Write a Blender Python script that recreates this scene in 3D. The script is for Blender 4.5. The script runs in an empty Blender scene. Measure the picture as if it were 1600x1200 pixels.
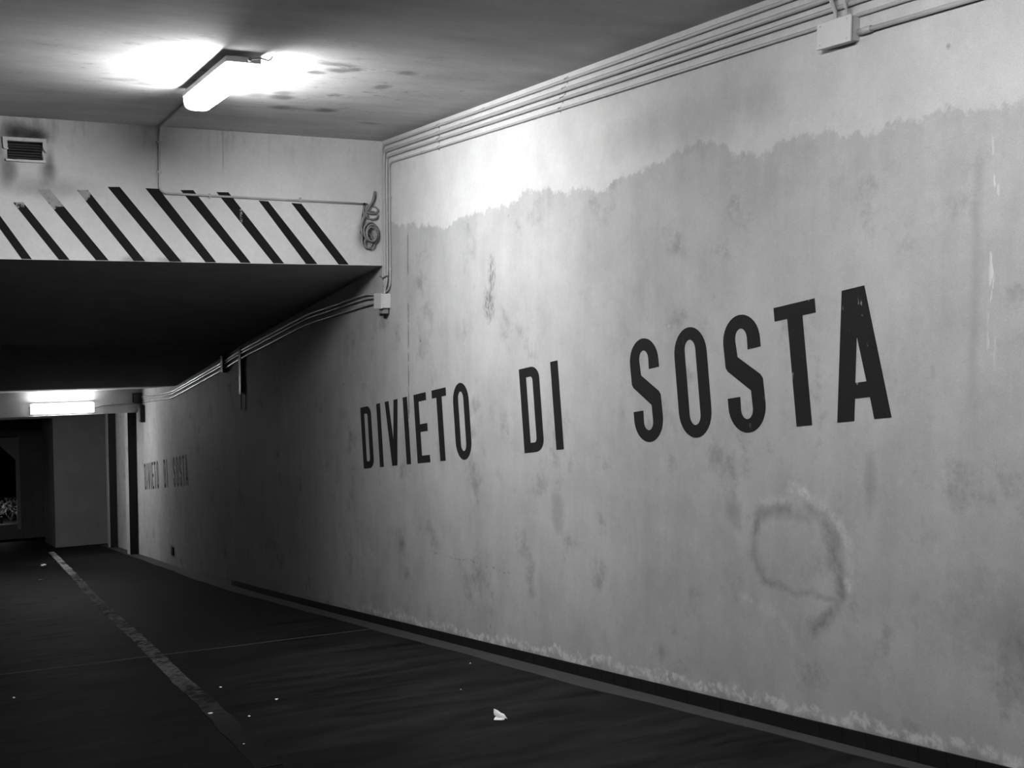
import bpy, bmesh, math, random
from mathutils import Vector, Matrix
random.seed(7)
R = math.radians
# ------------------------------------------------------------------ camera, world, exposure
S = 1.4
EYE = 1.4
WX = 3.781          # face of the right-hand wall
ZC = 2.932          # ceiling above the upper part of the ramp
ZB = 1.792          # underside of the striped beam
YB = 10.249         # front of the striped beam
SL = 0.1564         # slope of the ramp
scene = bpy.context.scene
cam_data = bpy.data.cameras.new('camera')
cam = bpy.data.objects.new('camera', cam_data)
scene.collection.objects.link(cam)
cam_data.sensor_width = 36
cam_data.lens = 1821.4334 / 1600 * 36
cam_data.clip_end = 300
cam.location = (0, 0, EYE)
cam.rotation_euler = (R(90 - 3.7272), 0, -R(26.5427))
scene.camera = cam
world = bpy.data.worlds.new('world'); scene.world = world
world.use_nodes = True
world.node_tree.nodes['Background'].inputs[0].default_value = (0.5, 0.5, 0.5, 1)
world.node_tree.nodes['Background'].inputs[1].default_value = 0.0003
vs = scene.view_settings
vs.view_transform = 'Standard'; vs.look = 'None'; vs.gamma = 1; vs.use_curve_mapping = False
vs.exposure = 0.0
LAMP_NEAR = 200.0     # radiance of the tube diffusers
LAMP_HERE = 108.0
LAMP_FAR = 75.0
LAMP_BEYOND = 95.0

# ------------------------------------------------------------------ helpers
_F = Vector((math.sin(R(26.5427)) * math.cos(R(-3.7272)), math.cos(R(26.5427)) * math.cos(R(-3.7272)), math.sin(R(-3.7272))))
_R = Vector((math.cos(R(26.5427)), -math.sin(R(26.5427)), 0)); _U = _R.cross(_F)
def RAY(px, py): return _F + _R * ((px - 800) / 1821.4334) - _U * ((py - 600) / 1821.4334)
def on_wall(px, py):   # (y, z) on the right wall
    v = RAY(px, py); k = WX / v.x; return (v.y * k, EYE + v.z * k)
C = scene.collection
def tag(o, label=None, cat=None, group=None, kind=None):
    if label: o['label'] = label
    if cat: o['category'] = cat
    if group: o['group'] = group
    if kind: o['kind'] = kind
    return o
def obj(name, bm, mat, parent=None, smooth=False):
    me = bpy.data.meshes.new(name)
    bmesh.ops.recalc_face_normals(bm, faces=bm.faces)
    bm.to_mesh(me); bm.free()
    if smooth:
        for p in me.polygons: p.use_smooth = True
    if mat: me.materials.append(mat)
    o = bpy.data.objects.new(name, me); C.objects.link(o)
    if parent: o.parent = parent; o.matrix_parent_inverse = parent.matrix_basis.inverted()
    return o
def thing(name, label, cat, loc=(0, 0, 0), group=None):
    o = bpy.data.objects.new(name, None); C.objects.link(o)
    o.location = loc; o.empty_display_size = .1
    o.matrix_basis = Matrix.Translation(loc)
    return tag(o, label, cat, group)
def box(bm, x0, x1, y0, y1, z0, z1, bevel=0):
    r = bmesh.ops.create_cube(bm, size=1)
    for v in r['verts']:
        v.co = Vector(((x0 + x1) / 2 + v.co.x * (x1 - x0), (y0 + y1) / 2 + v.co.y * (y1 - y0), (z0 + z1) / 2 + v.co.z * (z1 - z0)))
    if bevel:
        es = list({e for v in r['verts'] for e in v.link_edges})
        bmesh.ops.bevel(bm, geom=es, offset=bevel, segments=2, affect='EDGES', profile=.5)
    return bm
def bx(*a, **k): return box(bmesh.new(), *a, **k)
def prism(pts, axis, a, b, bm=None):
    """polygon pts (2-D) extruded along axis from a to b. axis 0: pts=(y,z); 1: (x,z); 2: (x,y)"""
    bm = bm or bmesh.new()
    def co(p, t):
        return {0: (t, p[0], p[1]), 1: (p[0], t, p[1]), 2: (p[0], p[1], t)}[axis]
    A = [bm.verts.new(co(p, a)) for p in pts]; B = [bm.verts.new(co(p, b)) for p in pts]
    n = len(pts)
    bm.faces.new(A); bm.faces.new(B[::-1])
    for i in range(n): bm.faces.new((A[i], A[(i + 1) % n], B[(i + 1) % n], B[i]))
    bm.normal_update()
    bmesh.ops.triangulate(bm, faces=[f for f in bm.faces if len(f.verts) > 4], ngon_method='EAR_CLIP')
    return bm
def fillet(pts, r, n=5):
    P = [Vector(p) for p in pts]; out = [P[0]]
    for i in range(1, len(P) - 1):
        a, b, c = P[i - 1], P[i], P[i + 1]
        da, dc = (a - b), (c - b)
        rr = min(r, da.length * .45, dc.length * .45)
        p0, p1 = b + da.normalized() * rr, b + dc.normalized() * rr
        for k in range(n + 1):
            t = k / n
            out.append(p0 * (1 - t) ** 2 + b * 2 * t * (1 - t) + p1 * t * t)
    out.append(P[-1]); return out
def tube(bm, pts, rad, seg=10, closed=False):
    P = [Vector(p) for p in pts]; n = len(P); rings = []
    t0 = (P[1] - P[0]).normalized()
    up = Vector((0, 0, 1)) if abs(t0.z) < .9 else Vector((1, 0, 0))
    nrm = (up - t0 * up.dot(t0)).normalized()
    for i in range(n):
        if closed: t = (P[(i + 1) % n] - P[i - 1]).normalized()
        elif i == 0: t = t0
        elif i == n - 1: t = (P[-1] - P[-2]).normalized()
        else: t = ((P[i + 1] - P[i]).normalized() + (P[i] - P[i - 1]).normalized()).normalized()
        nrm = (nrm - t * nrm.dot(t)).normalized(); b = t.cross(nrm)
        rings.append([bm.verts.new(P[i] + (nrm * math.cos(2 * math.pi * k / seg) + b * math.sin(2 * math.pi * k / seg)) * rad) for k in range(seg)])
    m = n if closed else n - 1
    for i in range(m):
        A, B = rings[i], rings[(i + 1) % n]
        for k in range(seg): bm.faces.new((A[k], A[(k + 1) % seg], B[(k + 1) % seg], B[k]))
    if not closed: bm.faces.new(rings[0][::-1]); bm.faces.new(rings[-1])
    return bm
def tb(pts, rad, seg=10, closed=False): return tube(bmesh.new(), pts, rad, seg, closed)

# ------------------------------------------------------------------ node helper
class NT:
    def __init__(s, name):
        s.m = bpy.data.materials.new(name); s.m.use_nodes = True
        s.t = s.m.node_tree; s.n = s.t.nodes; s.l = s.t.links
        s.b = s.n['Principled BSDF']
        g = s.n.new('ShaderNodeNewGeometry'); s.pos = g.outputs['Position']
        sp = s.n.new('ShaderNodeSeparateXYZ'); s.l.new(s.pos, sp.inputs[0])
        s.x, s.y, s.z = sp.outputs
    def put(s, sock, v):
        if isinstance(v, (int, float, tuple)): sock.default_value = v
        else: s.l.new(v, sock)
    def M(s, op, a, b=0, c=0, clamp=False):
        n = s.n.new('ShaderNodeMath'); n.operation = op; n.use_clamp = clamp
        for i, v in enumerate((a, b, c)): s.put(n.inputs[i], v)
        return n.outputs[0]
    def add(s, a, b): return s.M('ADD', a, b)
    def sub(s, a, b): return s.M('SUBTRACT', a, b)
    def mul(s, a, b): return s.M('MULTIPLY', a, b)
    def step(s, v, lo, hi, a=0., b=1.):
        n = s.n.new('ShaderNodeMapRange'); n.interpolation_type = 'SMOOTHSTEP'; n.clamp = True
        for i, k in enumerate((v, lo, hi, a, b)): s.put(n.inputs[i], k)
        return n.outputs[0]
    def vec(s, x, y, z):
        n = s.n.new('ShaderNodeCombineXYZ')
        for i, k in enumerate((x, y, z)): s.put(n.inputs[i], k)
        return n.outputs[0]
    def noise(s, scale, detail=4, rough=.55, v=None, dist=0):
        n = s.n.new('ShaderNodeTexNoise'); s.l.new(v or s.pos, n.inputs['Vector'])
        n.inputs['Scale'].default_value = scale; n.inputs['Detail'].default_value = detail
        n.inputs['Roughness'].default_value = rough; n.inputs['Distortion'].default_value = dist
        return n.outputs[0]
    def voro(s, scale, v=None):
        n = s.n.new('ShaderNodeTexVoronoi'); s.l.new(v or s.pos, n.inputs['Vector'])
        n.inputs['Scale'].default_value = scale
        return n.outputs['Distance'], n.outputs['Color']
    def mix(s, f, a, b):  # scalar mix
        return s.add(s.mul(a, s.sub(1, f)), s.mul(b, f))
    def blob(s, u, v, cu, cv, ru, rv, soft=.5, warp=None, amt=.6):
        du = s.M('DIVIDE', s.sub(u, cu), ru); dv = s.M('DIVIDE', s.sub(v, cv), rv)
        d = s.M('SQRT', s.add(s.mul(du, du), s.mul(dv, dv)))
        if warp is not None: d = s.add(d, s.mul(s.sub(warp, .5), amt))
        return s.step(d, 1 + soft, 1 - soft)
    def curve(s, v, pts):
        xs = [p[0] for p in pts]; lo, hi = min(xs), max(xs)
        ys = [p[1] for p in pts]; yl, yh = min(ys), max(ys)
        t = s.M('DIVIDE', s.sub(v, lo), hi - lo, clamp=True)
        n = s.n.new('ShaderNodeFloatCurve'); cv = n.mapping.curves[0]
        q = [((x - lo) / (hi - lo), (y - yl) / (yh - yl)) for x, y in sorted(pts)]
        cv.points[0].location = q[0]; cv.points[1].location = q[-1]
        for p in q[1:-1]: cv.points.new(*p)
        for p in cv.points: p.handle_type = 'VECTOR'
        n.mapping.update(); s.put(n.inputs['Value'], t)
        return s.add(s.mul(n.outputs[0], yh - yl), yl)
    def done(s, val, rough=.8, bump=None, bs=.3, bd=.01, spec=.3, metal=0):
        if isinstance(val, (int, float)): s.b.inputs['Base Color'].default_value = (val, val, val, 1)
        else:
            c = s.n.new('ShaderNodeCombineColor')
            for i in range(3): s.l.new(val, c.inputs[i])
            s.l.new(c.outputs[0], s.b.inputs['Base Color'])
        s.put(s.b.inputs['Roughness'], rough); s.b.inputs['Specular IOR Level'].default_value = spec
        s.b.inputs['Metallic'].default_value = metal
        if bump is not None:
            n = s.n.new('ShaderNodeBump'); n.inputs['Strength'].default_value = bs; n.inputs['Distance'].default_value = bd
            s.l.new(bump, n.inputs['Height']); s.l.new(n.outputs[0], s.b.inputs['Normal'])
        return s.m
def plain(name, val, rough=.6, var=.15, scale=20, spec=.3, metal=0):
    t = NT(name); n = t.noise(scale, 4)
    return t.done(t.mul(t.add(1 - var / 2, t.mul(n, var)), val), rough, n, .15, .004, spec, metal)

# ------------------------------------------------------------------ materials
def wall_material():
    t = NT('painted_render'); x, y, z = t.x, t.y, t.z
    big = t.noise(.7, 5); mid = t.noise(3.2, 6, .6); fine = t.noise(26, 5, .65); grit = t.noise(160, 2, .6)
    streak = t.noise(1, 5, .6, t.vec(t.mul(x, 5), t.mul(y, 5), t.mul(z, .45)))
    v = t.add(z, t.mul(y, SL))                       # height above the ramp
    lower = t.add(.37, t.mul(t.sub(big, .5), .22))
    lower = t.add(lower, t.mul(t.sub(mid, .5), .16)); lower = t.add(lower, t.mul(t.sub(streak, .5), .10))
    # damp mottling
    blot = t.step(t.noise(2.1, 8, .68, t.vec(x, t.add(y, 31), z)), .54, .74)
    lower = t.mul(lower, t.sub(1, t.mul(blot, .42)))
    upper = t.add(.53, t.mul(t.sub(big, .5), .26)); upper = t.add(upper, t.mul(t.sub(mid, .5), .2))
    B = t.curve(y, [(3.1, 2.17), (3.4, 2.19), (3.55, 2.215), (3.66, 2.18), (3.84, 2.205), (4.05, 2.175), (4.28, 2.215), (4.58, 2.235), (4.73, 2.17), (4.99, 2.195), (5.16, 2.285), (5.42, 2.28), (5.61, 2.225), (6.09, 2.205), (6.22, 2.125), (6.8, 2.165), (7.3, 2.216), (7.57, 2.14), (8.4, 2.115), (8.73, 2.045), (9.57, 2.12), (10.2, 2.19)])
    jag = t.noise(1, 9, .72, t.vec(x, t.mul(y, 9), t.mul(z, 8)))
    jag2 = t.noise(1, 3, .6, t.vec(x, t.mul(y, 24), t.mul(z, 2)))
    d = t.sub(z, t.add(B, t.add(t.mul(t.sub(jag, .5), .26), t.mul(t.sub(jag2, .5), .03))))
    um = t.mul(t.step(d, -.012, .022), t.step(y, 10.3, 10.2))
    um = t.mul(um, t.add(.68, t.mul(t.step(y, 4.6, 7.0), .32)))
    val = t.mix(um, lower, upper)
    # shade under the soffit, put into the colour of the enclosed lower stretch
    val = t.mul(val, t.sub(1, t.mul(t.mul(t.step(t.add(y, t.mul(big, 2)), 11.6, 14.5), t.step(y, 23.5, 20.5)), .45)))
    # darker grey cloud high on the wall
    cl = t.mul(t.blob(y, z, 5.4, 2.42, .75, .12, .8, mid, 1.4), .2)
    val = t.mul(val, t.sub(1, cl))
    # vertical joint in the render at y = 9.62
    jn = t.noise(9, 3, .6)
    j = t.mul(t.step(t.M('ABSOLUTE', t.sub(y, 9.615)), .022, .006), t.step(jn, .42, .5))
    j = t.mul(j, t.mul(t.step(z, 2.2, 2.0), t.step(z, -.5, .6)))
    val = t.mul(val, t.sub(1, t.mul(j, .45)))
    # soft dark run and pale chips near y = 3.4
    run = t.mul(t.step(t.M('ABSOLUTE', t.sub(y, t.add(3.385, t.mul(t.sub(mid, .5), .05)))), .045, .0), t.step(z, 2.12, 1.95))
    run = t.mul(run, t.step(z, .7, 1.3))
    val = t.mul(val, t.sub(1, t.mul(run, t.add(.04, t.mul(streak, .22)))))
    dr = t.noise(1, 3, .5, t.vec(x, t.mul(y, 30), t.mul(z, 6)))
    chips = t.mul(t.step(t.M('ABSOLUTE', t.sub(y, 3.30)), .03, .005), t.step(dr, .58, .62))
    chips = t.mul(chips, t.mul(t.step(z, 1.1, 1.3), t.step(z, 2.2, 2.1)))
    val = t.mix(t.mul(chips, .7), val, .6)
    # rusty drip marks
    dn = t.noise(1, 6, .75, t.vec(x, t.mul(y, 45), t.mul(z, 22)))
    dm = t.M('MAXIMUM', t.blob(y, z, 7.91, 1.66, .05, .13, .6, fine, 1.2), t.blob(y, z, 7.96, 1.42, .085, .115, .5, fine, 1.4))
    val = t.mul(val, t.sub(1, t.mul(t.mul(dm, t.step(dn, .35, .62)), .62)))
    # patched hole: uneven dark outline with pale skim round it
    wy = t.add(y, t.mul(t.sub(t.noise(6, 7, .75), .5), .15)); wz = t.add(z, t.mul(t.sub(t.noise(5, 5, .65, t.vec(x, t.add(y, 9), z)), .5), .15))
    rn = t.noise(7, 6, .7, t.vec(x, t.add(y, 7), z))
    def seg(pa, pb, w, k, core=.15):
        w *= 1.55; k *= .95; core = -.1
        (ay, az), (by, bz) = on_wall(*pa), on_wall(*pb); dy, dz = by - ay, bz - az; L2 = dy * dy + dz * dz
        py, pz = t.sub(wy, ay), t.sub(wz, az)
        q = t.M('DIVIDE', t.add(t.mul(py, dy), t.mul(pz, dz)), L2, clamp=True)
        ey, ez = t.sub(py, t.mul(q, dy)), t.sub(pz, t.mul(q, dz))
        return t.mul(t.step(t.M('SQRT', t.add(t.mul(ey, ey), t.mul(ez, ez))), w, w * core), k)
    ring = 0
    for sg in (((1183, 800), (1181, 832), .026, .40), ((1181, 832), (1178, 868), .034, .26), ((1178, 868), (1192, 900), .03, .24), ((1192, 900), (1222, 920), .028, .34), ((1222, 920), (1262, 931), .024, .36), ((1262, 931), (1306, 936), .022, .26),
               ((1183, 800), (1232, 800), .040, .34), ((1232, 800), (1262, 812), .030, .18), ((1262, 790), (1285, 805), .045, .30), ((1285, 805), (1303, 850), .046, .34), ((1303, 850), (1309, 890), .048, .40), ((1309, 890), (1311, 928), .042, .44), ((1311, 928), (1306, 950), .03, .28), ((1298, 962), (1268, 982), .042, .40)):
        v_ = seg(*sg); ring = v_ if isinstance(ring, int) else t.M('MAXIMUM', ring, v_)
    ring = t.mul(ring, t.step(rn, .30, .60, .35, 1.1))
    val = t.mul(val, t.sub(1, ring))
    halo = 0
    for sg in (((1238, 757), (1262, 777), .035, .5), ((1190, 780), (1250, 784), .03, .18), ((1272, 780), (1300, 805), .03, .3), ((1312, 820), (1326, 850), .035, .34), ((1326, 850), (1328, 890), .03, .2), ((1324, 905), (1334, 930), .028, .4), ((1160, 925), (1215, 960), .03, .16), ((1215, 960), (1240, 1000), .03, .12)):
        v_ = seg(*sg); halo = v_ if isinstance(halo, int) else t.M('MAXIMUM', halo, v_)
    val = t.mul(val, t.add(1, t.mul(halo, t.step(t.noise(16, 6, .75), .40, .6, .25, 1.15))))
    bl = t.mul(t.blob(y, z, 6.88, .02, .09, .12, .6, rn, 1.5), .25); val = t.mul(val, t.sub(1, bl))
    bl = t.mul(t.blob(y, z, 4.95, .33, .06, .06, .8, rn, 1.2), .25); val = t.mul(val, t.sub(1, bl))
    bl = t.mul(t.blob(y, z, 3.0, .12, .5, .16, .8, rn, 2.2), .3); val = t.mul(val, t.sub(1, bl))
    bl = t.mul(t.blob(y, z, 3.95, .62, .03, .12, .8, rn, 1.6), .22); val = t.mul(val, t.sub(1, bl))
    # cracks
    cr = t.M('ABSOLUTE', t.sub(z, t.add(-.55, t.add(t.mul(t.sub(y, 7.7), -.09), t.mul(t.sub(mid, .5), .1)))))
    crm = t.mul(t.mul(t.step(cr, .012, .002), t.step(y, 7.3, 7.6)), t.mul(t.step(y, 9.6, 8.9), t.step(fine, .5, .6)))
    val = t.mul(val, t.sub(1, t.mul(crm, .45)))
    # specks
    dd, dc = t.voro(3.4, t.vec(0, y, z)); spm = t.mul(t.step(dd, .075, .035), t.step(t.noise(11, 2), .56, .62))
    val = t.mul(val, t.sub(1, t.mul(spm, .5)))
    dd, dc = t.voro(2.6, t.vec(5, y, z)); spl = t.mul(t.step(dd, .05, .02), t.step(t.noise(9, 2), .6, .63))
    val = t.mix(t.mul(spl, .6), val, .62)
    # efflorescence and flaked paint just over the skirting
    ew = t.noise(1, 7, .7, t.vec(x, t.mul(y, 3.4), t.mul(z, 3.4)))
    band = t.sub(t.add(v, t.mul(t.sub(ew, .5), .30)), t.add(.115, t.mul(t.step(y, 9, 3), -.0)))
    em = t.mul(t.step(t.M('ABSOLUTE', band), .046, .016), t.step(t.noise(14, 6, .7), .42, .58))
    em = t.mul(em, t.step(y, 12.5, 9.))
    val = t.mix(t.mul(em, .62), val, .66)
    under = t.mul(t.step(band, .0, -.03), t.step(v, .2, .1)); val = t.mul(val, t.sub(1, t.mul(under, .14)))
    grime = t.step(v, .55, .05); val = t.mul(val, t.sub(1, t.mul(grime, t.mul(t.step(streak, .35, .7), .16))))
    val = t.mul(val, t.add(.90, t.mul(fine, .2))); val = t.mul(val, t.add(.80, t.mul(grit, .4)))
    h = t.add(t.mul(mid, .6), t.add(t.mul(fine, .14), t.mul(grit, .03)))
    h = t.sub(h, t.mul(ring, .6)); h = t.sub(h, t.mul(j, .4))
    return t.done(val, t.add(.65, t.mul(fine, .25)), h, .35, .012, .15)
def beam_material():
    t = NT('beam_paint'); x, y, z = t.x, t.y, t.z
    big = t.noise(1.1, 5); mid = t.noise(4, 6, .6); fine = t.noise(30, 5, .6); grit = t.noise(160, 2)
    val = t.add(.53, t.add(t.mul(t.sub(big, .5), .2), t.mul(t.sub(mid, .5), .12)))
    def dark_mark(cx, cz, rx, rz, k, sft=.8):
        nonlocal val
        val = t.mul(val, t.sub(1, t.mul(t.blob(x, z, cx, cz, rx, rz, sft, mid, 1.3), k)))
    dark_mark(.665, 2.795, .085, .075, .85); dark_mark(.80, 2.785, .085, .055, .85); dark_mark(.73, 2.80, .18, .11, .5)  # soot round the vent
    dark_mark(.60, 2.51, .06, .09, .62); dark_mark(.90, 2.52, .06, .09, .6); dark_mark(.53, 2.66, .05, .1, .5); dark_mark(.92, 2.6, .03, .08, .4)
    dark_mark(.75, 2.39, .3, .07, .28); dark_mark(1.0, 2.36, .25, .08, .16)
    dark_mark(3.63, 2.06, .085, .12, .85); dark_mark(1.86, 1.81, .09, .02, .4); dark_mark(1.55, 1.80, .09, .03, .4)  # darker patch behind the cable coil, small dark marks along the lower edge
    ln = t.mul(t.step(t.M('ABSOLUTE', t.sub(x, 2.32)), .012, .003), t.step(z, 2.5, 2.7)); val = t.mul(val, t.sub(1, t.mul(ln, .25)))
    st = t.mul(t.step(z, 2.60, 2.93), t.step(t.noise(1, 5, .7, t.vec(t.mul(x, 7), 0, t.mul(z, 1.2))), .5, .68)); val = t.mul(val, t.sub(1, t.mul(st, .3)))
    val = t.mul(val, t.add(.9, t.mul(fine, .2))); val = t.mul(val, t.add(.9, t.mul(grit, .2)))
    return t.done(val, .75, t.add(mid, t.mul(fine, .2)), .25, .01, .3)
def ceiling_material():
    t = NT('ceiling_paint'); x, y, z = t.x, t.y, t.z
    big = t.noise(.8, 5, .6); str_ = t.noise(1, 7, .62, t.vec(t.mul(x, 1.1), t.mul(y, 3.2), z)); fine = t.noise(26, 5, .6); grit = t.noise(150, 2)
    val = t.add(.50, t.add(t.mul(t.sub(big, .5), .24), t.mul(t.sub(str_, .5), .36)))
    warp = t.noise(7, 6, .7)
    for cx, cy, rx, ry, k in ((2.30, 7.47, .06, .06, .6), (2.41, 7.35, .07, .07, .6), (2.50, 7.28, .05, .06, .55), (2.35, 7.17, .14, .05, .5), (2.30, 8.28, .06, .08, .45), (2.35, 8.45, .08, .08, .6),
                              (2.46, 8.88, .09, .09, .55), (2.80, 8.84, .08, .08, .6), (2.84, 7.22, .06, .06, .45), (2.86, 7.75, .05, .08, .45), (2.15, 8.42, .06, .1, .35), (3.33, 9.30, .1, .05, .4),
                              (1.30, 8.25, .1, .07, .5), (1.42, 8.36, .12, .06, .55), (1.16, 8.3, .1, .04, .3), (2.07, 7.9, .05, .08, .35)):
        val = t.mul(val, t.sub(1, t.mul(t.blob(x, y, cx, cy, rx, ry, .7, warp, 1.6), k)))
    pm = t.mul(t.step(t.noise(1, 7, .75, t.vec(t.mul(x, 4), t.mul(y, 6), 0)), .54, .68), t.blob(x, y, 2.2, 7.9, 1.5, 1.2, .6))
    val = t.mul(val, t.sub(1, t.mul(pm, .55)))
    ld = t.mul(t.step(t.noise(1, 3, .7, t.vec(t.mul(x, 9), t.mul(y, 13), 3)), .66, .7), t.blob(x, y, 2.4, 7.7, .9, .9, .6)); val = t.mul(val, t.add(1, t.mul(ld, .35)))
    val = t.mul(val, t.add(.9, t.mul(fine, .2))); val = t.mul(val, t.add(.9, t.mul(grit, .2)))
    return t.done(val, .85, t.add(str_, t.mul(fine, .2)), .25, .012, .2)
def asphalt_material():
    t = NT('asphalt'); x, y, z = t.x, t.y, t.z
    big = t.noise(.5, 5, .6); ms = t.noise(1, 7, .65, t.vec(t.mul(x, 1.3), t.mul(y, 4.5), 0), .6); fine = t.noise(60, 4, .7); grit = t.noise(220, 2)
    wall_bounce = t.step(t.add(x, t.mul(big, .8)), 1.3, 3.6)  # light thrown down by the bright right wall, put into the asphalt colour
    val = t.mul(t.add(.22, t.mul(wall_bounce, 1.75)), t.add(.0055, t.add(t.mul(t.sub(big, .5), .006), t.mul(t.sub(ms, .5), .020))))
    val = t.M('MAXIMUM', val, .002)
    val = t.mul(val, t.add(.7, t.mul(fine, .6)))
    dd, _ = t.voro(9, t.vec(x, y, 0)); sp = t.mul(t.step(dd, .05, .02), t.step(t.noise(5, 2), .55, .6)); val = t.add(val, t.mul(sp, .03))
    return t.done(val, t.add(.55, t.mul(ms, .3)), t.add(t.mul(fine, .5), t.mul(grit, .3)), .4, .005, .02)
def stripe_material():
    t = NT('black_stripe_paint'); x, z = t.x, t.z
    n = t.noise(9, 7, .7); f = t.noise(60, 4); h = t.mul(t.step(z, 2.02, 2.30), t.step(x, 1.36, 1.12))
    thr = t.sub(.86, t.mul(h, .48)); m = t.step(n, thr, t.add(thr, .05))
    m = t.M('MAXIMUM', m, t.mul(t.mul(t.step(t.M('ABSOLUTE', t.sub(x, 2.47)), .016, .004), t.step(f, .45, .6)), t.step(z, 2.06, 2.1)))
    v = t.mix(m, t.add(.009, t.mul(f, .006)), t.add(.16, t.mul(n, .2)))
    return t.done(v, .75, f, .2, .003, .06)
def letter_material():
    t = NT('black_letter_paint'); n = t.noise(13, 4, .7); f = t.noise(50, 4, .6)
    dd, _ = t.voro(11, t.vec(0, t.y, t.z)); reg = t.step(t.y, 5.6, 4.2)
    sp = t.mul(t.step(dd, .11, .06), t.step(n, .60, .64)); sp = t.mul(sp, reg)
    sc = t.mul(t.mul(t.step(t.noise(1, 4, .6, t.vec(0, t.mul(t.y, 18), t.mul(t.z, 8))), .66, .70), reg), .5)
    v = t.mix(t.M('MAXIMUM', sp, sc), t.add(.010, t.mul(f, .008)), .3)
    return t.done(v, .75, f, .15, .003, .08)
def old_letter_material():
    t = NT('faded_letter_paint'); n = t.noise(14, 6, .7); m = t.step(n, .50, .62)
    return t.done(t.mix(m, .02, .10), .8, spec=.1)
def line_material():
    t = NT('worn_line_paint'); n = t.noise(16, 6, .7); b = t.noise(1.2, 3); f = t.noise(70, 3, .7)
    m = t.step(t.add(n, t.mul(t.sub(b, .5), .5)), .42, .58)
    m = t.mul(m, t.step(t.y, 6.0, 17.0)); m = t.M('MULTIPLY', m, t.add(.55, t.mul(f, .8)))
    edge = t.mix(m, .0035, .24)
    return t.done(edge, .8, n, .3, .004, .03)
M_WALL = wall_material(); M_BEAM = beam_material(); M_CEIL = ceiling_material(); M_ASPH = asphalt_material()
M_STRIPE = stripe_material(); M_LET = letter_material(); M_LET2 = old_letter_material(); M_LINE = line_material()
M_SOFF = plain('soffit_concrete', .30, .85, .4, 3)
M_LOWBOUNCE = plain('low_bounce_wall_paint', .05, .85, .5, 2)  # unseen left wall, darkened so that it bounces less light
M_EDGE = plain('concrete_edging', .03, .85, .7, 8)
M_TILE = plain('black_skirting_tile', .009, .6, .6, 14, .15)
M_GROUT = plain('tile_grout', .045, .9, .3, 30)
M_PIPE = plain('painted_conduit', .35, .45, .25, 25, .45)
M_PIPE_S = plain('grey_conduit', .34, .3, .3, 12, .6)
M_BOX = plain('painted_box', .50, .55, .15, 14, .4)
M_DARK = plain('dark_plastic', .02, .5, .3, 20)
M_CABLE = plain('grey_cable', .20, .5, .4, 30, .4)
M_VENT = plain('vent_frame_plaster', .52, .7, .5, 30)
M_SOOT = plain('sooty_metal', .08, .6, .6, 30)
M_HOLE = plain('vent_cavity', .004, .9, .2, 10)
M_TRAY = plain('lamp_tray', .6, .5, .1, 20)
M_PAPER = plain('white_paper', .85, .7, .06, 30)
M_GRIT = plain('pale_grit', .5, .8, .2, 30)
M_FAR = plain('far_plaster', .20, .85, .5, 2.2)
M_PALE = plain('pale_frame_paint', .42, .7, .2, 10)
M_BLACK = plain('black_band_paint', .012, .6, .4, 10)
M_DGREY = plain('dark_grey_plaster', .22, .85, .4, 4)
M_LEAF = plain('leaf', .14, .6, .7, 6)
M_BARK = plain('bark', .08, .9, .5, 12)
M_SOIL = plain('soil', .05, .95, .6, 6)
def emitter(name, s):
    m = bpy.data.materials.new(name); m.use_nodes = True; b = m.node_tree.nodes['Principled BSDF']
    b.inputs['Base Color'].default_value = (.8, .8, .8, 1); b.inputs['Emission Color'].default_value = (1, 1, 1, 1); b.inputs['Emission Strength'].default_value = s
    return m

# ------------------------------------------------------------------ the setting
FLOOR = [(-14, .35), (-3, .30), (-1, .156), (12.3, -1.924), (15, -2.34), (17.9, -2.76), (20.9, -3.16), (24.6, -3.67), (28.9, -4.26), (36, -5.22), (37.5, -5.3), (60, -5.3)]
SOFF = [(YB, ZB), (12.2, 1.478), (15.5, .945), (17.26, .635), (20.54, .06), (24.2, -.22)]
def fz(y):
    for (a, za), (b, zb) in zip(FLOOR, FLOOR[1:]):
        if a <= y <= b: return za + (zb - za) * (y - a) / (b - a)
XL = -3.2
floor = obj('floor', prism(FLOOR[:-2] + [(37.0, -5.27), (37.0, -5.9), (-14, -1)], 0, XL - .25, WX + .25), M_ASPH); tag(floor, kind='structure')
# right wall
wp = [(-14, fz(-14) - .3), (-14, ZC + .02), (YB + .3, ZC + .02), (YB + .3, ZB + .05)] + [(y, z + .06) for y, z in SOFF[1:]] + [(24.5, -.1), (30.3, -.25), (30.3, fz(30.3) - .3)]
wp += [(y, z - .3) for y, z in FLOOR[::-1] if -1 <= y < 30]
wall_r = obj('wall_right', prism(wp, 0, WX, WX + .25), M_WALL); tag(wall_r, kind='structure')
wall_l = obj('wall_left', prism([(y, z) for y, z in wp[:-1]] + [wp[-1]], 0, XL - .25, XL), M_LOWBOUNCE); tag(wall_l, kind='structure')
wall_b = obj('wall_back', bx(XL - .25, WX + .25, -14.2, -14, 0, ZC + .1), M_BEAM); tag(wall_b, kind='structure')
ceil = obj('ceiling', bx(XL - .25, WX + .25, -14.2, YB + .5, ZC, ZC + .25), M_CEIL); tag(ceil, kind='structure')
# striped beam, with a real hole for the vent
bm = bmesh.new()
vx0, vx1, vz0, vz1 = .60, .862, 2.592, 2.735
box(bm, XL, vx0, YB, YB + .4, ZB, ZC); box(bm, vx1, WX, YB, YB + .4, ZB, ZC)
box(bm, vx0, vx1, YB, YB + .4, ZB, vz0); box(bm, vx0, vx1, YB, YB + .4, vz1, ZC); box(bm, vx0, vx1, YB + .25, YB + .4, vz0, vz1)
beam = obj('trim_1', bm, M_BEAM); tag(beam, 'pale downstand beam across the ramp painted with black diagonal stripes', kind='structure')
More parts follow.
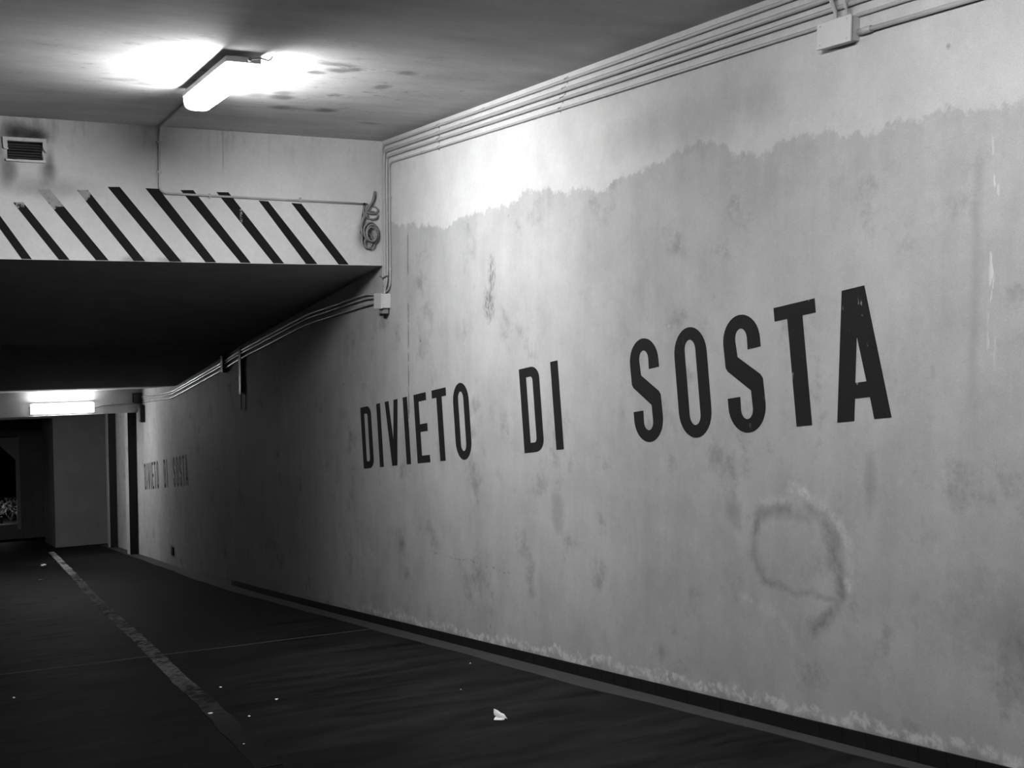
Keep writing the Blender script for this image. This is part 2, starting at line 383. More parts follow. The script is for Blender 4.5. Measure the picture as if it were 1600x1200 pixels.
# soffit following the ramp
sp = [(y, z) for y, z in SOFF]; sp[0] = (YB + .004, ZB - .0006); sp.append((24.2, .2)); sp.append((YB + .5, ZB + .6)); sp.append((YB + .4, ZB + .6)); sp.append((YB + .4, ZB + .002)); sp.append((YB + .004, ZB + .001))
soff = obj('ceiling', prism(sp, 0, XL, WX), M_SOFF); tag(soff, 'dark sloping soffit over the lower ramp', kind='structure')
# second beam far down
beam2 = obj('trim_2', bx(XL, WX, 24.2, 24.6, -.69, .2), M_BOX); tag(beam2, 'pale far beam across the foot of the ramp carrying the second lamp', kind='structure')
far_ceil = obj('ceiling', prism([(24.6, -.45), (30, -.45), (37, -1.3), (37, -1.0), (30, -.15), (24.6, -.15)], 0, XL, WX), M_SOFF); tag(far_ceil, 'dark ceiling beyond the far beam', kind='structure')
# far chamber
wf = obj('wall_far', bx(2.60, WX, 30, 33, -5.2, -.5), M_FAR); tag(wf, kind='structure')
lin = obj('trim_3', bx(XL, 2.60, 30.05, 30.5, -1.25, -.5), M_DGREY); tag(lin, 'dim lintel over the far opening', kind='structure')
# exit wall with a chamfered opening
we = bmesh.new()
box(we, 2.18, WX, 36, 36.3, -5.6, -1.19); box(we, XL, 2.18, 36, 36.3, -2.25, -1.19)
wexit = obj('wall_exit', we, M_DGREY); tag(wexit, kind='structure')
fr = bmesh.new()
prism([(2.10, -4.95), (2.20, -4.95), (2.20, -2.28), (1.2, -2.28), (1.2, -2.42), (1.62, -2.42), (2.10, -2.93)], 1, 35.93, 36.05, fr)
frame = obj('trim_4', fr, M_PALE); tag(frame, 'pale chamfered frame round the exit opening at far left', kind='structure')
parapet = obj('wall_parapet', bx(XL, 2.2, 36.05, 36.3, -5.6, -4.8), M_DGREY); tag(parapet, kind='structure')
door = thing('door_1', 'dim grey flush door beside the pale exit frame', 'door', (2.36, 35.95, fz(36)))
tag(door, kind='structure'); del door['category']
obj('door_leaf', bx(2.26, 2.49, 35.93, 35.99, fz(36), -3.2), M_FAR, door)
obj('door_frame', prism([(2.24, fz(36)), (2.24, -3.16), (2.51, -3.16), (2.51, fz(36)), (2.49, fz(36)), (2.49, -3.2), (2.26, -3.2), (2.26, fz(36))], 1, 35.91, 35.99), M_DGREY, door)
# pilasters with black fronts
for yy in (25.0, 28.0):
    zb = fz(yy)
    p = obj('trim_5' if yy < 26 else 'trim_6', bx(3.61, WX, yy, yy + .4, zb - .1, -.455), M_WALL)
    tag(p, 'nearer pale pilaster with a black painted front' if yy < 26 else 'farther pale pilaster with a black painted front', kind='structure')
    obj('black_band', bx(3.608, WX - .01, yy - .012, yy - .001, zb, -.46), M_BLACK, p)

# ---- painted stripes on the beam
def bxz(px, py):  # point of the beam front seen at a photo pixel
    v = RAY(px, py); k = (YB - 0) / v.y; return (v.x * k, EYE + v.z * k)
STR = [((-20, 330), (-5, 330), 34, 50), ((20, 316), (36, 316), 92, 109), ((58, 296), (78, 296), 150, 170), ((120, 297), (137, 297), 209, 227),
       ((168, 292), (187, 292), 265, 284), ((227, 294), (248, 295), 321, 338), ((282, 297), (302, 297), 376, 392), ((338, 300), (357, 300.5), 427, 444),
       ((404, 313.5), (419, 314.5), 478, 496), ((455, 317), (471, 318.5), 529, 545)]
for (tl, tr, b0, b1) in STR:
    a, b = bxz(*tl), bxz(*tr); c, d = bxz(b1, 410), bxz(b0, 410)
    z0 = ZB + .004
    c = (c[0], z0); d = (d[0], z0)
    obj('painted_stripe', prism([a, b, c, d], 1, YB - .0015, YB - .0002), M_STRIPE, beam)

X0 = bxz(120, 297)[0]
for k in range(1, 12):      # the striping carries on to the left of the picture
    X = X0 - .29 * (k + 3)
    q = [(X, 2.405), (X + .095, 2.405), (X + .56, ZB + .004), (X + .47, ZB + .004)]
    if q[2][0] > .45 or q[0][0] < XL + .02: continue
    obj('painted_stripe', prism(q, 1, YB - .0015, YB - .0002), M_STRIPE, beam)

# ---- lettering DIVIETO DI SOSTA
ca, sa = math.cos(math.atan(SL)), math.sin(math.atan(SL))
def arc(cx, cy, rx, ry, a0, a1, n=12):
    return [(cx + rx * math.cos(R(a0 + (a1 - a0) * k / n)), cy + ry * math.sin(R(a0 + (a1 - a0) * k / n))) for k in range(n + 1)]
def stadium(rx, h0, h1, ry, n=16):
    return arc(0, h1 - ry, rx, ry, 0, 180, n) + arc(0, h0 + ry, rx, ry, 180, 360, n)
GL = {}
GL['I'] = ([[(0, 0), (.104, 0), (.104, .6), (0, .6)]])
GL['D'] = [[(0, 0), (.18, 0)] + arc(.18, .085, .123, .085, -90, 0, 8) + arc(.18, .515, .123, .085, 0, 90, 8) + [(0, .6)],
           [(.103, .068), (.168, .068)] + arc(.168, .10, .032, .032, -90, 0, 5) + arc(.168, .50, .032, .032, 0, 90, 5) + [(.103, .532)]]
GL['V'] = [[(0, .6), (.101, .6), (.166, .235), (.236, .6), (.336, .6), (.229, 0), (.098, 0)]]
GL['E'] = [[(0, 0), (.292, 0), (.288, .064), (.11, .064), (.11, .268), (.276, .268), (.276, .336), (.11, .336), (.11, .532), (.284, .532), (.284, .6), (0, .6)]]
GL['T'] = [[(.096, 0), (.208, 0), (.208, .532), (.304, .532), (.304, .6), (0, .6), (0, .532), (.096, .532)]]
GL['O'] = [stadium(.154, -.008, .608, .15), stadium(.052, .063, .538, .058)]
GL['S'] = [arc(0, .465, .155, .143, -8, 180, 18)[::1] and ([(.047, .421), (.154, .424)] + arc(0, .468, .154, .14, 0, 180, 18) + [(-.150, .345), (-.135, .325), (.047, .208), (.050, .12)]
           + arc(0, .115, .05, .052, 0, -180, 10) + [(-.047, .183), (-.154, .182)] + arc(0, .133, .154, .14, 180, 360, 18) + [(.150, .262), (.132, .285), (-.042, .392), (-.05, .47)] + arc(0, .482, .05, .054, 180, 0, 10))]
GL['A'] = [[(.108, .604), (.254, .604), (.346, 0), (.24, 0), (.226, .101), (.130, .101), (.112, 0), (0, 0)], [(.178, .384), (.213, .173), (.141, .173)]]
TEXT = [('D', -10.72), ('I', -10.254), ('V', -10.02), ('I', -9.552), ('E', -9.288), ('T', -8.872), ('O', -8.279), ('D', -7.22), ('I', -6.742), ('S', -5.583), ('O', -5.11), ('S', -4.649), ('T', -4.369), ('A', -3.985)]
def letter(ch, fu, fv, mat):
    cu = bpy.data.curves.new('l', 'CURVE'); cu.dimensions = '2D'; cu.fill_mode = 'BOTH'
    for ring in GL[ch]:
        s_ = cu.splines.new('POLY'); s_.points.add(len(ring) - 1); s_.use_cyclic_u = True
        for p, q in zip(s_.points, ring): p.co = (q[0], q[1], 0, 1)
    o = bpy.data.objects.new('l', cu); C.objects.link(o)
    me = bpy.data.meshes.new_from_object(o); bpy.data.objects.remove(o)
    for v in me.vertices:
        u, w = fu(v.co.x), fv(v.co.y)
        v.co = (WX - .0018, -u * ca + w * sa, u * sa + w * ca)
    bm = bmesh.new(); bm.from_mesh(me); bmesh.ops.remove_doubles(bm, verts=bm.verts, dist=1e-5)
    ex = bmesh.ops.extrude_face_region(bm, geom=list(bm.faces))
    for g in ex['geom']:
        if isinstance(g, bmesh.types.BMVert): g.co.x = WX - .0003
    return obj('painted_letter', bm, mat, wall_r)
for ch, u0 in TEXT:
    o = letter(ch, lambda x, u0=u0: u0 + x, lambda y: 1.5 + y, M_LET); o['label'] = 'crisp black painted letter %s of the near lettering' % ch
for ch, u0 in TEXT:
    o = letter(ch, lambda x, u0=u0: -24.08 + (u0 + x + 10.72) * .633, lambda y: 1.505 + y * .86, M_LET2); o['label'] = 'faded painted letter %s of the far lettering' % ch

# ---- skirting tiles, edging, road line, joint
bb = obj('baseboard_right', prism([(2.0, 2.0 * -SL - .02), (16.6, fz(16.6) - .02), (16.6, fz(16.6) + .075), (12.3, fz(12.3) + .075), (2.0, 2.0 * -SL + .075)], 0, WX - .006, WX), M_GROUT)
tag(bb, kind='structure')
tile_mesh = None
y = 2.05; i = 0
while y < 16.4:
    L = .158; sl = (fz(y + L) - fz(y)) / L
    if tile_mesh is None:
        b_ = bmesh.new(); box(b_, -.010, 0, .0012, L - .0012, 0, .079, .001)
        o = obj('tile', b_, M_TILE, bb); tile_mesh = o.data
    else:
        o = bpy.data.objects.new('tile', tile_mesh); C.objects.link(o); o.parent = bb
    o.matrix_basis = Matrix.Translation((WX - .0015 + random.uniform(-.0005, .0005), y, fz(y) - .001)) @ Matrix.Rotation(math.atan(sl), 4, 'X')
    y += L * math.cos(math.atan(SL))
def strip(name, ptsL, ptsR, th, mat, parent, lift=0.0):
    """paved strip on the floor between two lines given as (x, y)"""
    bm = bmesh.new(); T = []; Bt = []
    for (a, b) in zip(ptsL, ptsR):
        T.append([bm.verts.new((p[0], p[1], fz(p[1]) + th)) for p in (a, b)])
        Bt.append([bm.verts.new((p[0], p[1], fz(p[1]) - .003)) for p in (a, b)])
    for k in range(len(T) - 1):
        bm.faces.new((T[k][0], T[k][1], T[k + 1][1], T[k + 1][0])); bm.faces.new((Bt[k][0], Bt[k + 1][0], Bt[k + 1][1], Bt[k][1]))
        for s_ in (0, 1): bm.faces.new((T[k][s_], T[k + 1][s_], Bt[k + 1][s_], Bt[k][s_]))
    for e in (0, -1): bm.faces.new((T[e][0], T[e][1], Bt[e][1], Bt[e][0]))
    return obj(name, bm, mat, parent)
ys = [1.5 + k * .25 for k in range(int((29.8 - 1.5) / .25))]
ys = sorted(set(ys + [p[0] for p in FLOOR if 1.5 < p[0] < 29.8]))
def ew(y): return min(.172, .062 + max(0, y - 3) * .038) + .010 * math.sin(y * 2.1) + .006 * math.sin(y * 5.3) + .05 * min(1, max(0, (y - 13) / 3))
strip('concrete_edging', [(WX - ew(y), y) for y in ys], [(WX - .001, y) for y in ys], .004, M_EDGE, floor)
LINE = [(1.45, 5.6), (1.50, 6.6), (1.545, 7.3), (1.60, 8.8), (1.735, 11.5), (1.87, 15.1), (2.04, 19.4), (2.27, 25.8), (2.36, 28.5)]
def lx(y):
    for (a, ya), (b, yb) in zip(LINE, LINE[1:]):
        if ya <= y <= yb: return a + (b - a) * (y - ya) / (yb - ya)
ly = sorted(set([5.6 + k * .2 for k in range(115)] + [12.3, 15, 17.9, 20.9, 24.6]))
rl = random.Random(3)
strip('painted_line', [(lx(y) - .065 + rl.uniform(-.008, .008), y) for y in ly], [(lx(y) + .065 + rl.uniform(-.008, .008), y) for y in ly], .003, M_LINE, floor)
jl = []
for k in range(36):
    X = XL + .02 + k * (WX - .2 - XL) / 35
    jl.append((X, 10.30 - .055 * (X - .4) * .9 + rl.uniform(-.01, .01)))
bm = bmesh.new(); tube(bm, [(X, Y, fz(Y) + .001) for X, Y in jl], .006, 5)
obj('joint_seal', bm, M_EDGE, floor)

# ------------------------------------------------------------------ lamps
def lamp(name, label, length, strength, mat_name, near_y=None):
    """built along +Y from 0..length, hanging under z=0"""
    root = thing(name, label, 'lamp', (0, 0, 0), 'tube lamps along the ramp')
    h = .12; w = .095
    D = .032                      # the fitting hangs a little clear of its mount
    obj('base_tray', bx(-w * 1.12, w * 1.12, -.006, length + .006, -.036 - D, -D, bevel=.006), M_TRAY, root)
    for k in (.12, .88): obj('standoff', bx(-.03, .03, length * k - .02, length * k + .02, -D - .002, 0), M_TRAY, root)
    bm = bmesh.new(); rings = []; n = 14; prof = []
    for k in range(n + 1):
        a = math.pi * k / n; prof.append((w * math.copysign(abs(math.cos(a)) ** .6, math.cos(a)), -.034 - D - (h - .034) * math.sin(a) ** .6))
    L = [(.002, .78), (.014, .93), (.05, 1.), (length - .05, 1.), (length - .014, .93), (length - .002, .78)]
    for yy, sc in L: rings.append([bm.verts.new((p[0] * sc, yy, -.034 - D + (p[1] + .034 + D) * sc)) for p in prof])
    for a, b in zip(rings, rings[1:]):
        for k in range(n): bm.faces.new((a[k], a[k + 1], b[k + 1], b[k]))
        bm.faces.new((a[0], b[0], b[n], a[n]))
    bm.faces.new(rings[0]); bm.faces.new(rings[-1][::-1])
    obj('diffuser', bm, emitter(mat_name, strength), root, True)
    capm = emitter(mat_name + '_ends', strength * .05)
    for ya, yb_ in ((-.004, .03), (length - .03, length + .004)):
        q = [(p[0] * 1.02, p[1] * 1.0 - .001) for p in prof]
        obj('end_cap', prism(q, 1, ya, yb_), capm, root)
    for k in (.28, .72):
        for s_ in (-1, 1): obj('clip', bx(s_ * w * .98 - .006, s_ * w * .98 + .006, length * k - .012, length * k + .012, -.05 - D, -.03 - D), M_TRAY, root)
    obj('cable_gland', tb([(0.03, .01, -.018 - D), (.03, -.04, -.018 - D)], .011, 8), M_CABLE, root)
    return root
def place(root, loc, rz, rx=0):
    root.matrix_basis = Matrix.Translation(loc) @ Matrix.Rotation(rz, 4, 'Z') @ Matrix.Rotation(rx, 4, 'X')
L1 = lamp('ceiling_lamp', 'bright tube lamp on the ceiling just before the striped beam', 1.33, LAMP_NEAR, 'glow_near'); place(L1, (1.73, 7.06, ZC), 0)
L0 = lamp('ceiling_lamp', 'tube lamp on the ceiling above the camera, out of the picture', 1.33, LAMP_HERE, 'glow_here'); place(L0, (1.76, 2.5, ZC), 0)
L2 = lamp('ceiling_lamp', 'bright tube lamp on the far pale beam at the foot of the ramp', 1.15, LAMP_FAR, 'glow_far')
L2.matrix_basis = Matrix.Translation((1.70, 24.2, -.545)) @ Matrix.Rotation(-math.pi / 2, 4, 'Z') @ Matrix.Rotation(R(-90), 4, 'Y')
L3 = lamp('ceiling_lamp', 'tube lamp hidden behind the far pale beam', 1.33, LAMP_BEYOND, 'glow_beyond'); place(L3, (1.2, 24.95, -.45), 0)
# ------------------------------------------------------------------ conduits
def saddle(parent, x, y, z, rad, axis):
    """clip round a pipe that runs along y or z on the right wall"""
    bm = bmesh.new(); n = 8
    pr = [(x + (rad + .003) * -math.sin(math.pi * k / n), (rad + .003) * math.cos(math.pi * k / n)) for k in range(n + 1)]
    pr = [(WX, rad + .014), (WX - .003, rad + .014), (WX - .003, rad + .003)] + pr + [(WX - .003, -rad - .003), (WX - .003, -rad - .014), (WX, -rad - .014)]
    if axis == 'y': prism([(p[0], z + p[1]) for p in pr], 1, y - .009, y + .009, bm)
    else: prism([(p[0], y + p[1]) for p in pr], 2, z - .009, z + .009, bm)
    obj('pipe_clip', bm, M_PIPE, parent)
CO = [  # z of horizontal run, y of the drop, radius, lower end z, name
    (2.887, 10.205, .0105, 1.60, 'topmost grey conduit of four along the top of the wall'),
    (2.826, 10.145, .0140, 1.525, 'second conduit from the top, the thickest of the four along the wall'),
    (2.772, 10.085, .0115, 1.66, 'third conduit from the top along the wall'),
    (2.711, 10.025, .0090, 1.66, 'lowest and thinnest of the four long conduits along the wall')]
for k, (zz, yd, rad, ze, lab) in enumerate(CO):
    t = thing('electrical_conduit', lab, 'pipe', (WX, yd, ze), 'conduits along the top of the right wall')
    x = WX - rad - .004
    pts = [(x, -2, zz), (x, 2, zz + .003), (x, 6, zz - .003), (x, yd, zz), (x, yd, 1.72)]
    if k == 0: pts += [(x, yd, ze)]
    if k == 1: pts += [(x, yd, 1.525)]
    if k == 2: pts += [(x - .012, yd + .0, 1.63), (x - .012, yd + .045, 1.56), (x - .012, yd + .05, 1.525)]
    if k == 3: pts = pts[:-1] + [(x, yd, 1.63), (x - .006, yd + .03, 1.57), (x - .006, yd + .10, 1.55), (x - .006, yd + .14, 1.545)]
    obj('pipe', tb(fillet(pts, .07, 7), rad, 12), M_PIPE, t, True)
    for yy in (2.9, 6.76 + .03 * k, 8.9): saddle(t, x, yy, zz, rad, 'y')
    for z2 in ((2.45, 1.95) if k < 2 else (2.40, 1.75)): saddle(t, x, yd, z2, rad, 'z')
    # couplings
    obj('coupling', tb([(x, 8.0 + .4 * k, zz), (x, 8.06 + .4 * k, zz)], rad + .0025, 12), M_PIPE, t, True)
# large junction box near the top right
jb = thing('junction_box', 'grey square junction box on the wall at top right, with two cables into its top', 'box', (WX, 4.17, 2.58))
b_ = bmesh.new(); box(b_, WX - .05, WX, 4.07, 4.285, 2.597, 2.708, .006); obj('body', b_, M_BOX, jb)
obj('lid', bx(WX - .060, WX - .048, 4.065, 4.29, 2.592, 2.713, bevel=.004), M_BOX, jb)
for yy in (4.09, 4.265):
    for zz in (2.61, 2.695): obj('screw', tb([(WX - .0615, yy, zz), (WX - .058, yy, zz)], .004, 8), M_PIPE, jb)
for a, b, r_ in ((4.235, 4.175, .010), (4.155, 4.105, .008)):
    t = thing('feeder_pipe', 'short %s pipe rising from the top right junction box to the ceiling' % ('thicker left' if r_ > .009 else 'thinner right'), 'pipe', (WX, b, 2.71))
    obj('pipe', tb(fillet([(WX - .045, b, 2.70), (WX - .045, b + .01, 2.76), (WX - .052, a, 2.86), (WX - .052, a + .02, ZC)], .05), r_, 10), M_PIPE, t, True)
t = thing('electrical_conduit', 'single conduit running right from the top right junction box', 'pipe', (WX, 4.0, 2.63), 'conduits along the top of the right wall')
obj('pipe', tb([(WX - .02, 4.06, 2.632), (WX - .016, 3.3, 2.63), (WX - .016, -2, 2.63)], .0115, 12), M_PIPE, t, True)
obj('coupling', tb([(WX - .019, 4.055, 2.632), (WX - .019, 3.98, 2.632)], .016, 12), M_PIPE, t, True)
saddle(t, WX - .016, 3.0, 2.63, .0115, 'y')
# small box at the beam corner
jb2 = thing('junction_box', 'small grey junction box under the striped beam corner where conduits end', 'box', (WX, 10.15, 1.39))
obj('body', bx(WX - .085, WX, 10.045, 10.235, 1.40, 1.53, bevel=.005), M_BOX, jb2)
obj('lid', bx(WX - .096, WX - .083, 10.04, 10.24, 1.395, 1.535, bevel=.003), M_BOX, jb2)
obj('stub_socket', bx(WX - .07, WX - .015, 10.07, 10.16, 1.35, 1.40, bevel=.004), M_CABLE, jb2)
tie = tag(obj('cable_tie', tb([(WX - .036, 10.225, 1.69), (WX - .04, 10.16, 1.675), (WX - .036, 10.08, 1.69), (WX - .034, 10.02, 1.70)], .006, 6), M_CABLE, None, True), 'cable strap tied round the conduits just above the small corner junction box', 'strap')
# conduits under the soffit
low = [(10.235, 1.475), (10.6, 1.465), (12.64, 1.253), (15.8, .744), (16.93, .53), (19.9, .021), (20.9, -.145), (23.5, -.40), (24.15, -.44)]
for k, (dz, rad, lab) in enumerate(((.075, .0125, 'upper of three conduits under the dark soffit'), (.035, .0125, 'middle of three conduits under the dark soffit'), (-.03, .012, 'lowest of three conduits under the dark soffit'))):
    t = thing('soffit_conduit', lab, 'pipe', (WX, 10.3, 1.5), 'conduits under the dark soffit')
    x = WX - rad - .004
    pts = [(x, yy, zz + dz * (1 if yy > 10.5 else .45)) for yy, zz in low]
    obj('pipe', tb(fillet(pts, .4, 5), rad, 10), M_PIPE_S, t, True)
    for yy in (12.6, 14.4, 18.3, 20.9, 22.6):
        for (a, za), (b, zb) in zip(low, low[1:]):
            if a <= yy <= b: saddle(t, x, yy, za + (zb - za) * (yy - a) / (b - a) + dz, rad, 'y')
t = thing('bracket', 'dark bracket over the soffit conduits, left of the dark drop box', 'bracket', (WX, 16.75, .5))
obj('plate', bx(WX - .06, WX, 16.68, 16.80, .48, .72, bevel=.004), M_DARK, t)
t = thing('drop_box', 'tall dark box with a pale bottom edge hanging below the soffit conduits', 'box', (WX, 15.75, .22))
obj('body', bx(WX - .035, WX, 15.70, 15.82, .26, .86, bevel=.005), M_DARK, t)
obj('bottom_lip', bx(WX - .04, WX, 15.69, 15.83, .24, .26), M_BOX, t)
obj('cable', tb([(WX - .03, 15.72, .24), (WX - .03, 15.72, .02)], .008, 8), M_CABLE, t)
# far end boxes and conduit on far beam
t = thing('wall_box', 'small dark box low on the wall where the soffit conduits meet the far beam', 'box', (WX, 24.0, -.8))
obj('body', bx(WX - .09, WX, 23.85, 24.05, -.86, -.52, bevel=.006), M_DARK, t); obj('lid', bx(WX - .1, WX - .088, 23.86, 24.04, -.80, -.58), M_CABLE, t)
t = thing('square_recess_box', 'dark square box on the far beam right of the second lamp', 'box', (3.68, 24.19, -.5))
obj('body', bx(3.60, 3.765, 24.12, 24.199, -.48, -.30, bevel=.006), M_DARK, t); obj('lid', bx(3.615, 3.75, 24.11, 24.122, -.465, -.315), M_SOOT, t)
t = thing('lamp_conduit', 'thin conduit along the far beam from the second lamp to the corner', 'pipe', (3.3, 24.19, -.55))
obj('pipe', tb([(2.86, 24.18, -.57), (3.0, 24.182, -.52), (3.5, 24.182, -.50), (3.765, 24.182, -.50)], .012, 8), M_PIPE_S, t, True)
obj('pipe_clip', bx(3.2, 3.22, 24.165, 24.199, -.53, -.48), M_PIPE_S, t)

# conduit from lamp one across the ceiling and down the beam
t = thing('beam_conduit', 'thin conduit from the near lamp down the beam and across its stripes', 'pipe', (1.78, YB, 2.36))
yb = YB - .012; zc = ZC - .012
pts = [(1.735, 8.38, ZC - .05), (1.74, 8.45, ZC - .035), (1.75, 8.56, zc), (1.785, yb, zc), (1.775, yb, 2.372), (2.6, yb, 2.362), (3.63, yb, 2.352)]
obj('pipe', tb(fillet(pts, .075, 7), .0095, 10), M_PIPE_S, t, True)
for X in (2.2, 3.0): obj('pipe_clip', bx(X - .008, X + .008, YB - .024, YB, 2.345, 2.385), M_PIPE_S, t)
for zz in (2.55, 2.8): obj('pipe_clip', bx(1.758, 1.80, YB - .024, YB, zz - .008, zz + .008), M_PIPE_S, t)
# little cable on the lit ceiling right of the lamp
tag(obj('loose_wire', tb([(1.76, 7.03, ZC - .05), (1.82, 7.01, ZC - .04), (1.88, 7.06, ZC - .04), (1.91, 7.10, ZC - .02), (1.92, 7.12, ZC - .002)], .005, 6), M_CABLE, None, True), 'short loose wire poking out beside the near end of the bright near lamp', 'wire')

# coil of cable in the beam corner
t = thing('cable_coil', 'untidy coil of cable hanging from the beam conduit in the corner', 'cable', (3.63, YB - .03, 2.05))
def ring(cx, cz, rx, rz, yo, tilt, n=28):
    return [(cx + rx * math.cos(2 * math.pi * k / n), yo + tilt * math.sin(2 * math.pi * k / n + 1), cz + rz * math.sin(2 * math.pi * k / n)) for k in range(n)]
for cx, cz, rx, rz, yo, ti, rad in ((3.665, 2.085, .062, .078, YB - .045, .018, .009), (3.655, 2.10, .070, .085, YB - .03, .012, .009), (3.655, 2.075, .05, .066, YB - .06, .012, .008), (3.62, 2.02, .055, .07, YB - .025, .01, .008), (3.64, 1.995, .052, .05, YB - .035, .01, .006)):
    obj('loop', tb(ring(cx, cz, rx, rz, yo, ti), rad, 8, True), M_CABLE, t, True)
obj('hanging_strand', tb(fillet([(3.70, YB - .02, 2.47), (3.68, YB - .03, 2.38), (3.60, YB - .035, 2.27), (3.555, YB - .04, 2.15), (3.57, YB - .04, 2.06)], .06), .0125, 8), M_CABLE, t, True)
obj('hanging_strand', tb(fillet([(3.60, YB - .02, 2.36), (3.575, YB - .03, 2.22), (3.56, YB - .03, 2.08)], .05), .01, 8), M_DARK, t, True)
for k, (zc_, rr) in enumerate(((2.30, .05), (2.25, .045))):
    obj('wrap', tb(ring(3.665, zc_, .062, .035, YB - .03, .012), .0075, 8, True), M_CABLE, t, True)
obj('knot', tb(ring(3.60, 2.28, .022, .05, YB - .04, .015, 14), .008, 8, True), M_CABLE, t, True)

# ------------------------------------------------------------------ vent in the beam
t = thing('air_vent', 'small louvred vent with a chipped pale frame high on the striped beam', 'vent', (.73, YB, 2.58))
obj('duct', bx(vx0 + .002, vx1 - .002, YB + .12, YB + .24, vz0 + .002, vz1 - .002), M_HOLE, t)
y0, y1 = YB - .022, YB - .0005
obj('frame_top', prism([(.568, 2.738), (.568, 2.766), (.893, 2.766), (.893, 2.738)], 1, y0, y1), M_VENT, t)
obj('frame_side', prism([(.568, 2.738), (.600, 2.738), (.603, 2.71), (.607, 2.70), (.600, 2.69), (.611, 2.672), (.595, 2.668), (.575, 2.675), (.570, 2.70)], 1, y0, y1), M_VENT, t)
obj('frame_side', prism([(.866, 2.738), (.893, 2.738), (.892, 2.69), (.893, 2.655), (.880, 2.665), (.868, 2.685), (.866, 2.70)], 1, y0, y1), M_VENT, t)
obj('frame_side', prism([(.866, 2.59), (.884, 2.59), (.882, 2.632), (.868, 2.63)], 1, y0 + .008, y1), M_VENT, t)
obj('frame_bottom', prism([(.588, 2.577), (.588, 2.594), (.64, 2.590), (.70, 2.593), (.78, 2.591), (.884, 2.594), (.884, 2.575), (.70, 2.573)], 1, y0, y1), M_VENT, t)
for zz in (2.608, 2.629, 2.650, 2.673, 2.694, 2.714):
    b_ = bmesh.new(); prism([(YB + .006, zz - .006), (YB + .008, zz - .008), (YB + .036, zz + .008), (YB + .034, zz + .010)], 0, vx0 + .001, vx1 - .001, b_)
    obj('slat', b_, M_SOOT, t)

# ------------------------------------------------------------------ litter
pz = fz(5.73)
bm = bmesh.new()
def fold(bm, P, th=.0016):
    """crumpled sheet: grid of points with thickness"""
    rows = [[bm.verts.new(p) for p in r] for r in P]
    fs = [bm.faces.new((rows[i][j], rows[i][j + 1], rows[i + 1][j + 1], rows[i + 1][j])) for i in range(len(P) - 1) for j in range(len(P[0]) - 1)]
    ex = bmesh.ops.extrude_face_region(bm, geom=fs)
    for g in ex['geom']:
        if isinstance(g, bmesh.types.BMVert): g.co += Vector((.0006, .0010, -th))
px_, py_ = 2.795, 5.74
def pp(a, b, c):  # a to the right in view, b away, c up
    return Vector((px_, py_, pz - SL * b * .9)) + Vector((_R.x, _R.y, 0)) * a + Vector((_F.x, _F.y, 0)).normalized() * b + Vector((0, 0, c))
fold(bm, [[pp(-.037, .012, .060), pp(-.015, .012, .050), pp(.003, .012, .036), pp(.020, .01, .030), pp(.035, .006, .008)],
          [pp(-.038, .002, .040), pp(-.015, -.002, .036), pp(.006, -.004, .028), pp(.024, -.002, .022), pp(.038, 0, .006)],
          [pp(-.034, -.004, .026), pp(-.012, -.010, .018), pp(.010, -.012, .016), pp(.026, -.008, .014), pp(.039, -.004, .004)]])
fold(bm, [[pp(-.026, .006, .018), pp(-.010, .002, .016), pp(.010, .0, .014), pp(.028, -.002, .012)],
          [pp(-.033, -.010, .011), pp(-.012, -.016, .010), pp(.008, -.017, .012), pp(.026, -.012, .010)],
          [pp(-.037, -.020, .003), pp(-.014, -.024, .003), pp(.008, -.026, .003), pp(.020, -.020, .003)]])
tag(obj('crumpled_paper', bm, M_PAPER), 'small crumpled white scrap of paper lying on the dark asphalt', 'paper')
def bit(x, y, s, lb):
    bm = bmesh.new(); bmesh.ops.create_icosphere(bm, subdivisions=1, radius=1)
    for v in bm.verts: v.co = Vector((x + v.co.x * s * random.uniform(.8, 1.6), y + v.co.y * s * random.uniform(.7, 1.3), fz(y) + .0025 + (v.co.z + .9) * s * .45 * random.uniform(.8, 1.1)))
    o = obj('litter_fleck', bm, M_GRIT); tag(o, lb, 'litter', 'tiny pale flecks on the asphalt')
for x, y, s, lb in ((1.764, 8.121, .010, 'tiny pale litter fleck beyond the four flecks right of the white line'), (1.954, 7.344, .012, 'brightest and rightmost tiny litter fleck right of the white line'),
                    (1.5, 7.21, .012, 'tiny pale litter fleck lying on the worn near end of the white line'), (1.675, 6.939, .008, 'dim tiny litter fleck just right of the one on the line'),
                    (.469, 8.953, .009, 'lone tiny litter fleck at the left edge, left of the white line'), (1.842, 23.98, .05, 'pale flat litter scrap on the road near the far pale beam'),
                    (1.526, 20.574, .03, 'small litter scrap left of the white line in the far tunnel'), (3.464, 7.615, .006, 'tiny litter fleck close to the pale floor edging, beyond the crumpled paper'),
                    (2.994, 6.731, .005, 'tiny litter fleck just left of and beyond the crumpled white paper'), (1.465, 6.2, .005, 'nearest tiny litter fleck at the faded end of the white line')): bit(x, y, s, lb)
tag(obj('wall_socket', bx(WX - .03, WX - .0005, 21.0, 21.16, -2.99, -2.84, bevel=.004), M_DARK), 'small dark box low on the right wall near the far end', 'box')
t = thing('wall_sign', 'narrow dark plate on the wall high beside the farther pilaster', 'sign', (WX, 28.8, -1.4))
obj('plate', bx(WX - .03, WX, 28.62, 28.92, -1.75, -1.35, bevel=.004), M_DARK, t)

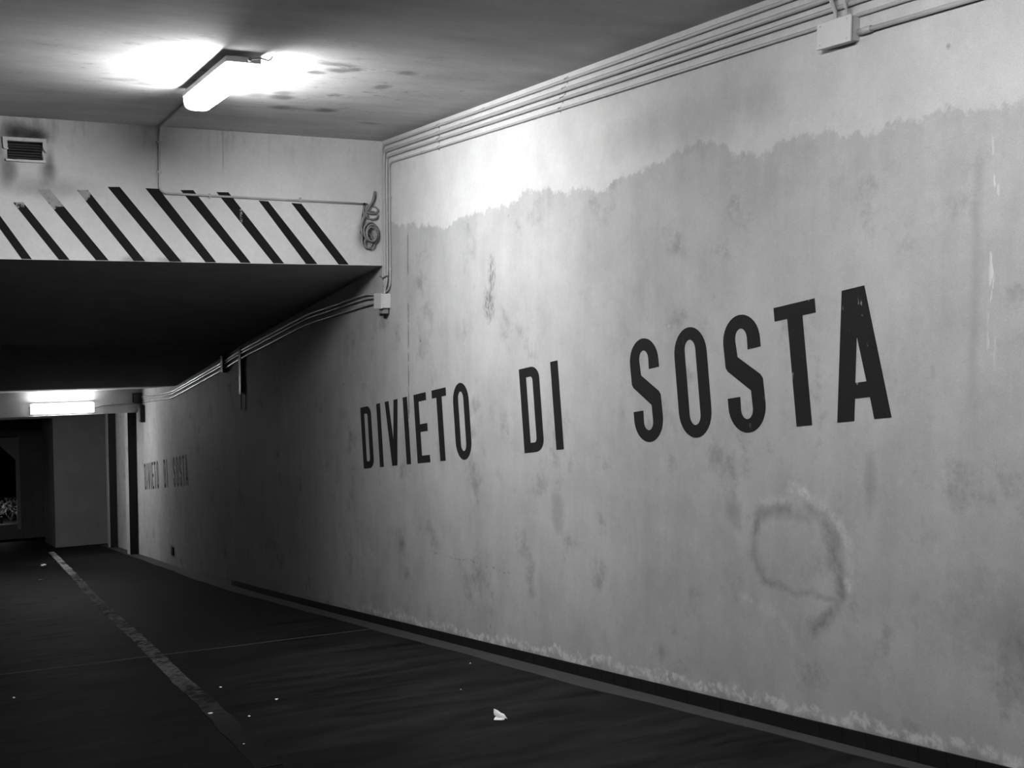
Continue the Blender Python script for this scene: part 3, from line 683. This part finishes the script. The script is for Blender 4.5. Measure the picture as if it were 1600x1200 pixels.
# ------------------------------------------------------------------ outside beyond the exit
ground = obj('ground_outside', prism([(36.3, -5.05), (70, -4.7), (70, -5.6), (36.3, -5.6)], 0, -14, 14), M_SOIL); tag(ground, kind='structure')
def shrub(name, label, cx, cy, cz, rx, ry, rz, n, ls, seed, trunk=None):
    rr = random.Random(seed); root = thing(name, label, 'plant', (cx, cy, cz))
    bm = bmesh.new()
    for k in range(n):
        a = rr.uniform(0, 2 * math.pi); b = math.asin(rr.uniform(-.6, 1)); q = rr.uniform(.35, 1) ** .5
        p = Vector((cx + rx * q * math.cos(a) * math.cos(b), cy + ry * q * math.sin(a) * math.cos(b), cz + rz * (.6 + q * math.sin(b)) ))
        u = Vector((rr.uniform(-1, 1), rr.uniform(-1, 1), rr.uniform(-1, 1))).normalized(); v = u.cross(Vector((rr.uniform(-1, 1), rr.uniform(-1, 1), rr.uniform(-1, 1)))).normalized()
        s_ = ls * rr.uniform(.6, 1.3)
        bm.faces.new([bm.verts.new(p + u * s_), bm.verts.new(p + v * s_ * .4), bm.verts.new(p - u * s_), bm.verts.new(p - v * s_ * .4)])
    f = obj('foliage', bm, M_LEAF, root); f['kind'] = 'stuff'
    b_ = bmesh.new(); z0 = -5.0
    for k in range(5):
        a = k * 1.26; tube(b_, [(cx, cy, z0), (cx + .3 * rx * math.cos(a), cy + .3 * ry * math.sin(a), (z0 + cz + rz * .5) / 2), (cx + .6 * rx * math.cos(a), cy + .6 * ry * math.sin(a), cz + rz * .6)], .025, 5)
    obj('stem', b_, M_BARK, root)
    return root
shrub('shrub', 'small lit shrub behind the parapet outside the far opening', 2.05, 38.0, -4.85, .42, .35, .33, 500, .05, 4)
shrub('dark_tree', 'large dark tree outside seen through the far opening', .6, 46, -3.6, 3.2, 2.2, 2.2, 5000, .13, 5)
la = bpy.data.lights.new('added_shrub_light', 'POINT'); la.energy = 7; la.shadow_soft_size = .06  # unseen point light added to light the shrub
lo = bpy.data.objects.new('added_shrub_light', la); lo.location = (1.75, 37.3, -4.6); C.objects.link(lo)
tag(obj('added_shrub_light_post', tb([(1.75, 37.3, -5.04), (1.75, 37.3, -4.76)], .035, 10), M_DARK), 'added low dark post below the added shrub light outside', 'lamp')
